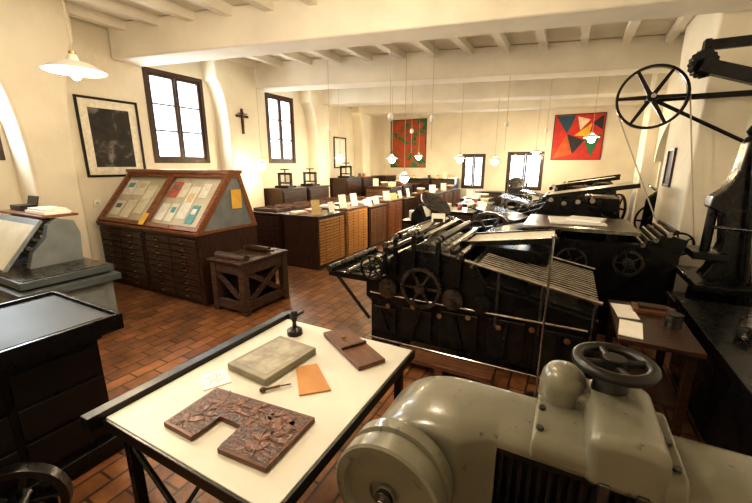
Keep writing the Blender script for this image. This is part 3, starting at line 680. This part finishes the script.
# ---------------------------------------------------------------- black imposing stone near left
T=thing('imposing_stone',(-2.75,.35,0),'black iron table with a dark slab top','work table')
SLAB=mat('slab',(.012,.014,.016),.42,.0,.3,5); SL2=mat('slab_sheet',(.018,.023,.026),.5,.0,.5,3)
part(T,'slab',M().bb(-3.2,-2.38,-.5,1.08,.9,.94,SLAB),.003)
part(T,'slab_sheet',M().bb(-3.15,-2.43,-.45,1.03,.94,.945,SL2),.001)
part(T,'slab_rim',M().bb(-3.22,-2.36,1.08,1.1,.86,.96,IRON).bb(-2.38,-2.355,-.5,1.1,.86,.96,IRON).bb(-3.22,-3.2,-.5,1.1,.86,.96,IRON),.003)
part(T,'body',M().bb(-3.12,-2.48,-.4,1.0,.12,.9,IRON).bb(-3.16,-2.44,-.44,1.04,.0,.12,IRON).bb(-3.14,-2.46,-.42,1.02,.8,.86,IRON2),.008)
for k in range(3):
    for j in range(3): part(T,'panel',M().bb(-2.48,-2.465,-.3+k*.44,.1+k*.44,.17+j*.21,.35+j*.21,BLK),.003)
T=thing('treadle_wheel',(-2.12,.35,0),'black spoked iron wheel on a low stand','wheel')
part(T,'wheel',M().wheel((-2.12,.42,.30),.2,.06,IRON,(.8,-.6,0),5,.18,.05),.003)
part(T,'stand',M().bb(-2.3,-1.95,.5,.6,0,.05,IRON).bb(-2.15,-2.09,.5,.55,.05,.32,IRON),.003)
# ---------------------------------------------------------------- grey machine left
T=thing('flatbed_proofer',(-5.3,1.65,0),'blue-grey printing machine with tilted plate and layered bed','machine')
part(T,'body',M().bb(-5.95,-4.35,1.35,2.0,.08,.62,GREYL).bb(-5.9,-4.4,1.4,1.95,0,.08,BLK),.006)
part(T,'lower_bed',M().bb(-6.0,-4.28,1.2,2.06,.62,.69,GREY),.005)
part(T,'upper_bed',M().bb(-5.95,-4.36,1.25,2.04,.71,.78,GREY).bb(-5.9,-4.4,1.3,2.0,.69,.71,BLK),.005)
part(T,'bed_plate',M().bb(-5.75,-4.4,1.28,2.02,.78,.79,DSTEEL),.002)
for zz in(.2,.38): part(T,'drawer',M().bb(-5.4,-4.5,1.33,1.35,zz,zz+.13,GREYL),.005)
part(T,'front_panel',M().bb(-4.35,-4.33,1.45,1.9,.15,.55,GREYL),.005)
for xa in(-5.98,-4.95):
    part(T,'side_casting',M().prism([(1.5,.78),(1.98,.78),(2.0,1.1),(1.96,1.24),(1.82,1.28),(1.72,1.22),(1.68,1.08),(1.55,.95)],xa,xa+.09,GREYL,'yz'),.008)
for zz,yy in((.88,1.62),(.97,1.7),(1.07,1.76)): part(T,'feed_roller',M().cyl((-5.9,yy+.12,zz),(-4.95,yy+.12,zz),.042,DSTEEL,18),0)
part(T,'cross_beam',M().bb(-5.9,-4.95,1.84,1.96,1.12,1.24,GREY),.006)
part(T,'tilted_plate',M().box((-5.22,1.46,1.06),(.95,.03,.58),GREYL,(-38,0,0)),.003)
part(T,'tilted_board',M().box((-5.20,1.435,1.045),(.86,.012,.5),CREAM,(-38,0,0)),.002,'cream sloping board')
part(T,'top_board',M().bb(-6.05,-4.92,1.7,2.04,1.285,1.31,WR),.004)
T=thing('card_box',(-5.85,1.88,1.312),'small open black box with a hinged lid on the machine','box')
part(T,'box_body',M().bb(-.14,.14,-.08,.08,0,.06,BLK),local=True); part(T,'lid',M().box((0,.1,.1),(.28,.01,.12),BLK,(-15,0,0)),local=True)
solo('paper_stack',M().bb(-.24,.24,-.12,.12,0,.035,PAPER).bb(-.22,.2,-.1,.11,.035,.06,PM[1]),(-5.2,1.87,1.312),'stack of pale paper on the grey machine','paper stack')
# ---------------------------------------------------------------- right side
T=thing('side_table',(.62,3.2,0),'low dark brown wooden table beside the press','table')
part(T,'table_top',M().bb(.40,.86,2.72,3.55,.68,.715,WD),.004)
for px,py in((.42,2.78),(.79,2.78),(.79,3.46),(.42,3.46)): part(T,'leg',M().bb(px,px+.05,py,py+.05,0,.68,WD))
part(T,'shelf',M().bb(.44,.82,2.8,3.5,.25,.27,WD),.003)
solo('printing_block',M().bb(-.13,.13,-.09,.09,0,.03,WM).bb(-.09,.09,-.05,.05,.03,.05,WD),(.68,3.38,.717),'wooden printing block on the side table','printing block')
for k in range(2): solo('paper_sheet',M().box((0,0,.003),(.14,.3,.006),PAPER),(.49,3.28-.36*k,.717),'white paper strip on the dark side table','paper',0,rot=(0,0,5-12*k),group='papers on the side table')
solo('ink_tin',M().cyl((0,0,0),(0,0,.09),.05,DSTEEL,16).cyl((0,0,.09),(0,0,.1),.053,BLK,16),(.76,3.1,.717),'small round metal tin on the side table','tin',.001)
T=thing('type_bench',(1.3,3.1,0),'low black iron bench by the wall','bench')
part(T,'body',M().bb(1.0,1.64,2.2,3.95,0,.62,IRON),.01)
part(T,'bench_top',M().bb(.96,1.66,2.15,4.0,.62,.68,IRON),.006)
solo('white_tray',M().bb(-.16,.16,-.12,.12,0,.015,GREYL).bb(-.16,.16,-.12,-.105,.015,.06,SHADE).bb(-.16,.16,.105,.12,.015,.06,SHADE).bb(-.16,-.145,-.105,.105,.015,.06,SHADE).bb(.145,.16,-.105,.105,.015,.06,SHADE),(1.3,2.55,.682),'white shallow tray on the black bench','tray',.002)
solo('iron_roller',M().cyl((-.25,0,.05),(.25,0,.05),.05,DSTEEL,18).cyl((-.36,0,.05),(.36,0,.05),.015,STEEL,10),(1.25,3.4,.682),'steel roller lying on the black bench','roller',.002,rot=(0,0,70))
T=thing('hand_press',(1.4,4.6,0),'tall slender black iron hand press standing by the wall','printing press')
part(T,'base',M().bb(1.15,1.64,4.2,5.1,0,.35,IRON).bb(1.12,1.66,4.15,5.12,.35,.42,IRON),.01)
colp=[(1.2,.42),(1.66,.42),(1.62,.8),(1.55,1.1),(1.52,1.5),(1.5,1.85),(1.47,2.05),(1.38,2.05),(1.36,1.8),(1.3,1.62),(1.22,1.55),(1.2,1.45),(1.32,1.38),(1.36,1.1),(1.3,.85),(1.22,.7)]
part(T,'column',M().prism(colp,4.55,4.75,IRON),.015)
part(T,'finial',M().lathe((1.425,4.65,2.05),[(.06,0),(.05,.03),(.03,.05),(.055,.09),(.03,.14),(.001,.16)],IRON),0)
part(T,'screw',M().cyl((1.26,4.65,1.0),(1.26,4.65,1.5),.04,IRON2),0)
part(T,'platen',M().bb(1.13,1.4,4.45,4.85,.95,1.02,IRON),.01)
part(T,'press_bed',M().bb(1.13,1.62,4.2,5.0,.70,.76,IRON),.006)
part(T,'lever',M().cyl((1.26,4.65,1.25),(1.42,4.15,1.3),.016,IRON),0)
part(T,'lever_grip',M().cyl((1.42,4.15,1.3),(1.46,4.02,1.31),.024,WD),0)
part(T,'toggle_rod',M().cyl((1.42,4.5,1.95),(1.58,4.45,.5),.02,IRON),0)
T=thing('belt_wheel',(.95,5.5,2.6),'large spoked belt wheel on a wall bracket','wheel')
part(T,'wheel',M().wheel((.72,5.45,2.6),.35,.07,IRON2,'y',6,.08,.05),.002)
part(T,'shaft',M().cyl((.72,5.3,2.6),(.72,5.75,2.6),.025,STEEL),0)
part(T,'bracket',M().bb(.68,1.66,5.6,5.65,2.57,2.63,IRON),.003)
part(T,'bracket_stay',M().cyl((.8,5.63,2.58),(1.65,5.63,2.1),.02,IRON),0)
part(T,'belt',M().cyl((.42,5.45,2.42),(1.12,5.45,.85),.008,CORD,8),0)
part(T,'belt',M().cyl((1.05,5.45,2.72),(1.36,5.45,1.0),.008,CORD,8),0)
part(T,'lower_pulley',M().wheel((1.24,5.45,.92),.14,.06,IRON,'y',5,.15,.04),.002)
part(T,'pulley_stand',M().bb(1.2,1.28,5.5,5.58,0,.95,IRON),.004)
T=thing('counterweight_arm',(1.25,4.6,2.6),'black iron arm with toothed quadrant fixed to the wall','machine arm')
part(T,'arm',M().box((1.33,4.85,2.66),(.72,.10,.12),IRON,(0,20,0)),.005)
part(T,'quadrant',M().gear((1.02,4.9,2.80),.13,.06,16,IRON,(.4,-.9,0),.05),.002)
part(T,'bracket',M().bb(1.0,1.66,4.93,4.98,2.93,3.02,IRON).bb(1.0,1.05,4.88,4.98,2.8,3.02,IRON),.003)
part(T,'hanging_weight',M().cyl((1.5,4.8,2.55),(1.5,4.8,2.3),.05,IRON),.004)
# ---------------------------------------------------------------- pictures
def picture(name,c,w,h,axis,frame,art,label,mat_b=0,fw=.05):
    T=thing(name,c,label,'picture',{'y-':0,'x+':90,'x-':-90}[axis])
    m=M().bb(-w/2,w/2,-.03,0,-h/2,-h/2+fw,frame).bb(-w/2,w/2,-.03,0,h/2-fw,h/2,frame).bb(-w/2,-w/2+fw,-.03,0,-h/2+fw,h/2-fw,frame).bb(w/2-fw,w/2,-.03,0,-h/2+fw,h/2-fw,frame)
    part(T,'frame',m,.004,local=True)
    q=M().bb(-w/2+fw,w/2-fw,-.012,-.004,-h/2+fw,h/2-fw,PM[4] if mat_b else art)
    if mat_b: part(T,'mount',q,0,local=True); q=M().bb(-w/2+fw+mat_b,w/2-fw-mat_b,-.015,-.012,-h/2+fw+mat_b,h/2-fw-mat_b,art)
    part(T,'artwork',q,0,local=True); return T
def artmat(name,cols,scale,ro=.7,dist=0,pos=None):
    m,nt,b=_nt(name); tc=nt.nodes.new('ShaderNodeTexCoord')
    n=nt.nodes.new('ShaderNodeTexNoise'); n.inputs['Scale'].default_value=scale; n.inputs['Detail'].default_value=10; n.inputs['Roughness'].default_value=ro; n.inputs['Distortion'].default_value=dist
    nt.links.new(tc.outputs['Object'],n.inputs[0])
    cr=nt.nodes.new('ShaderNodeValToRGB'); e=cr.color_ramp.elements
    while len(e)<len(cols): e.new(.5)
    for i,c in enumerate(cols):
        e[i].position=pos[i] if pos else (.32+.36*i/(len(cols)-1)); e[i].color=c+(1,)
    nt.links.new(n.outputs['Fac'],cr.inputs[0]); nt.links.new(cr.outputs[0],b.inputs['Base Color']); b.inputs['Roughness'].default_value=.6
    return m
A1=artmat('engraving_art',[(.012,.01,.008),(.03,.025,.02),(.25,.23,.2)],3.2,.6,.5,[.4,.54,.7])
A2=artmat('abstract_red_green',[(.015,.07,.04),(.05,.2,.07),(.5,.05,.03),(.45,.12,.04),(.03,.08,.05)],2.2,.75,.3,[.36,.46,.5,.58,.64])
picture('framed_engraving',(XL+.001,3.39,2.25),.9,1.2,'x+',BLK,A1,'large black-framed dark engraving with white mount on the plaster wall',.12,.035)
picture('abstract_painting',(-5.60,YB-.001,2.6),1.45,1.75,'y-',BLK,A2,'tall red and green textured abstract painting on the end wall',0,.02)
T=picture('geometric_painting',(.04,YB-.001,2.66),1.38,1.36,'y-',BLK,mat('paint_red',(.6,.03,.02),.5),'square geometric abstract painting in red, yellow and dark shapes',0,.02)
gc=[((.85,.5,.03),[(-.1,.05),(.35,.4),(.3,.0)]),((.02,.08,.12),[(-.64,.64),(-.1,.64),(-.3,.1)]),((.02,.02,.03),[(-.3,.1),(.2,-.1),(-.1,-.5)]),((.6,.12,.02),[(-.64,-.64),(-.1,-.5),(-.3,.1)]),((.02,.2,.08),[(.2,-.1),(.64,.1),(.4,-.6)]),((.8,.7,.5),[(-.05,.6),(.3,.5),(.05,.2)]),((.02,.02,.03),[(.35,.4),(.64,.64),(.64,.2)])]
for k,(c,pt) in enumerate(gc):
    part(T,'painted_shape',M().prism(pt,-.016-.0005*k,-.013,mat('paint_%d'%k,c,.5),'xz'),0,local=True)
picture('small_picture',(XR-.432,6.8,1.8),.42,.55,'x-',WD,A1,'small dark picture on the plaster pier',.0,.04)
picture('wall_print',(XL+.001,10.0,2.2),.7,.95,'x+',BLK,PAPER,'small framed print above the wall cabinets',.05,.04)
CX=XL+.38
T=thing('wall_crucifix',(CX,5.8,2.75),'small dark wooden crucifix on the plaster pilaster','crucifix')
part(T,'cross',M().box((CX+.015,5.75,2.72),(.025,.05,.5),WD).box((CX+.015,5.75,2.82),(.025,.32,.05),WD),.002)
part(T,'figure',M().cyl((CX+.035,5.75,2.86),(CX+.035,5.75,2.6),.018,WM,10).cyl((CX+.035,5.63,2.87),(CX+.035,5.87,2.87),.01,WM,8).sph((CX+.038,5.75,2.89),.022,WM),0)
solo('switch_box',M().bb(-.01,.02,-.05,.05,-.05,.05,PAPER).bb(.02,.025,-.02,.02,-.02,.02,CREAM),(XL+.012,3.0,1.25),'small white electrical box on the wall','switch')
# ---------------------------------------------------------------- lamps
def lamp(x,y,z,sr=.17,power=60,label='white enamel pendant lamp hanging on a cord',ztop=ZC,br=.033,group='pendant lamps'):
    T=thing('pendant_lamp',(x,y,z),label,'lamp',0,group)
    part(T,'cord',M().cyl((x,y,z+.1),(x,y,ztop-.02),.006,CORD,8),0)
    part(T,'ceiling_rose',M().lathe((x,y,ztop-.002),[(.001,0),(.05,0),(.045,-.03),(.001,-.035)],SHADE),0)
    part(T,'lamp_shade',M().lathe((x,y,z),[(.025,.11),(.035,.07),(sr*.5,.055),(sr*.85,.02),(sr,.0),(sr*.98,-.003),(sr*.83,.012),(sr*.48,.045),(.03,.06)],SHADE),0)
    part(T,'lamp_holder',M().cyl((x,y,z+.06),(x,y,z+.13),.022,BRASS,14),0)
    part(T,'bulb',M().sph((x,y,z-.02),br,BULB,(1,1,1.2)),0)
    l=bpy.data.lights.new('bulb_light','POINT'); l.energy=power; l.color=(1,.81,.57); l.shadow_soft_size=.06
    o=bpy.data.objects.new('bulb_light',l); COL.objects.link(o); o.parent=T; o.location=(0,0,-.12)
lamp(-3.24,1.49,2.5,.19,75)
for x,y,z,s,e in((-5.6,5.6,1.85,.12,18),(-5.28,8,2.0,.15,36),(-4.28,9,2.0,.15,42),(-2.58,9.5,2.0,.15,45),(-1.8,10,1.95,.15,45),(.32,10,2.45,.17,40),(-3.0,6.9,1.6,.13,60)):
    lamp(x,y,z,s,e,br=.085)
lamp(-4.5,11.5,2.1,.15,35,br=.08); lamp(-1.0,12.0,2.2,.15,35,br=.08)  # extra rear lamps, added to brighten the back of the room
lamp(-1.5,.6,2.9,.2,58); lamp(-1.5,2.5,3.3,.2,70)  # unseen lamps above the frame, added as warm overhead light near the table
for x,y in((-2.2,6.2),(-2.7,5.6),(-1.2,7.6),(-3.4,8.2),(-.6,9.4),(-4.6,6.6)):
    T=thing('hanging_cord',(x,y,2.5),'pale hanging cord with small ceramic counterweight','cord')
    part(T,'cord',M().cyl((x,y,2.1),(x,y,ZC),.005,CORD,8),0); part(T,'counterweight',M().sph((x,y,2.6),.045,SHADE,(1,1,1.3)),0)
# ---------------------------------------------------------------- light
w=bpy.data.worlds.new('World'); S.world=w; w.use_nodes=True
w.node_tree.nodes['Background'].inputs[0].default_value=(.72,.86,1,1); w.node_tree.nodes['Background'].inputs[1].default_value=4
def area(loc,rot,sx,sy,e,col):
    l=bpy.data.lights.new('daylight','AREA'); l.shape='RECTANGLE'; l.size=sx; l.size_y=sy; l.energy=e; l.color=col
    o=bpy.data.objects.new('daylight',l); COL.objects.link(o); o.location=loc; o.rotation_euler=[R(a) for a in rot]
for a,b,c,d in WL: area((XL-.35,(a+b)/2,(c+d)/2),(0,-90,0),d-c,b-a,100,(.88,.95,1))
for a,b,c,d in WB: area(((a+b)/2,YB+.35,(c+d)/2),(-90,0,0),b-a,d-c,60,(.88,.95,1))
S.view_settings.view_transform='Standard'
for lk in ('Medium High Contrast','High Contrast'):
    try:
        S.view_settings.look=lk; break
    except Exception as ex: pass
S.view_settings.exposure=.2
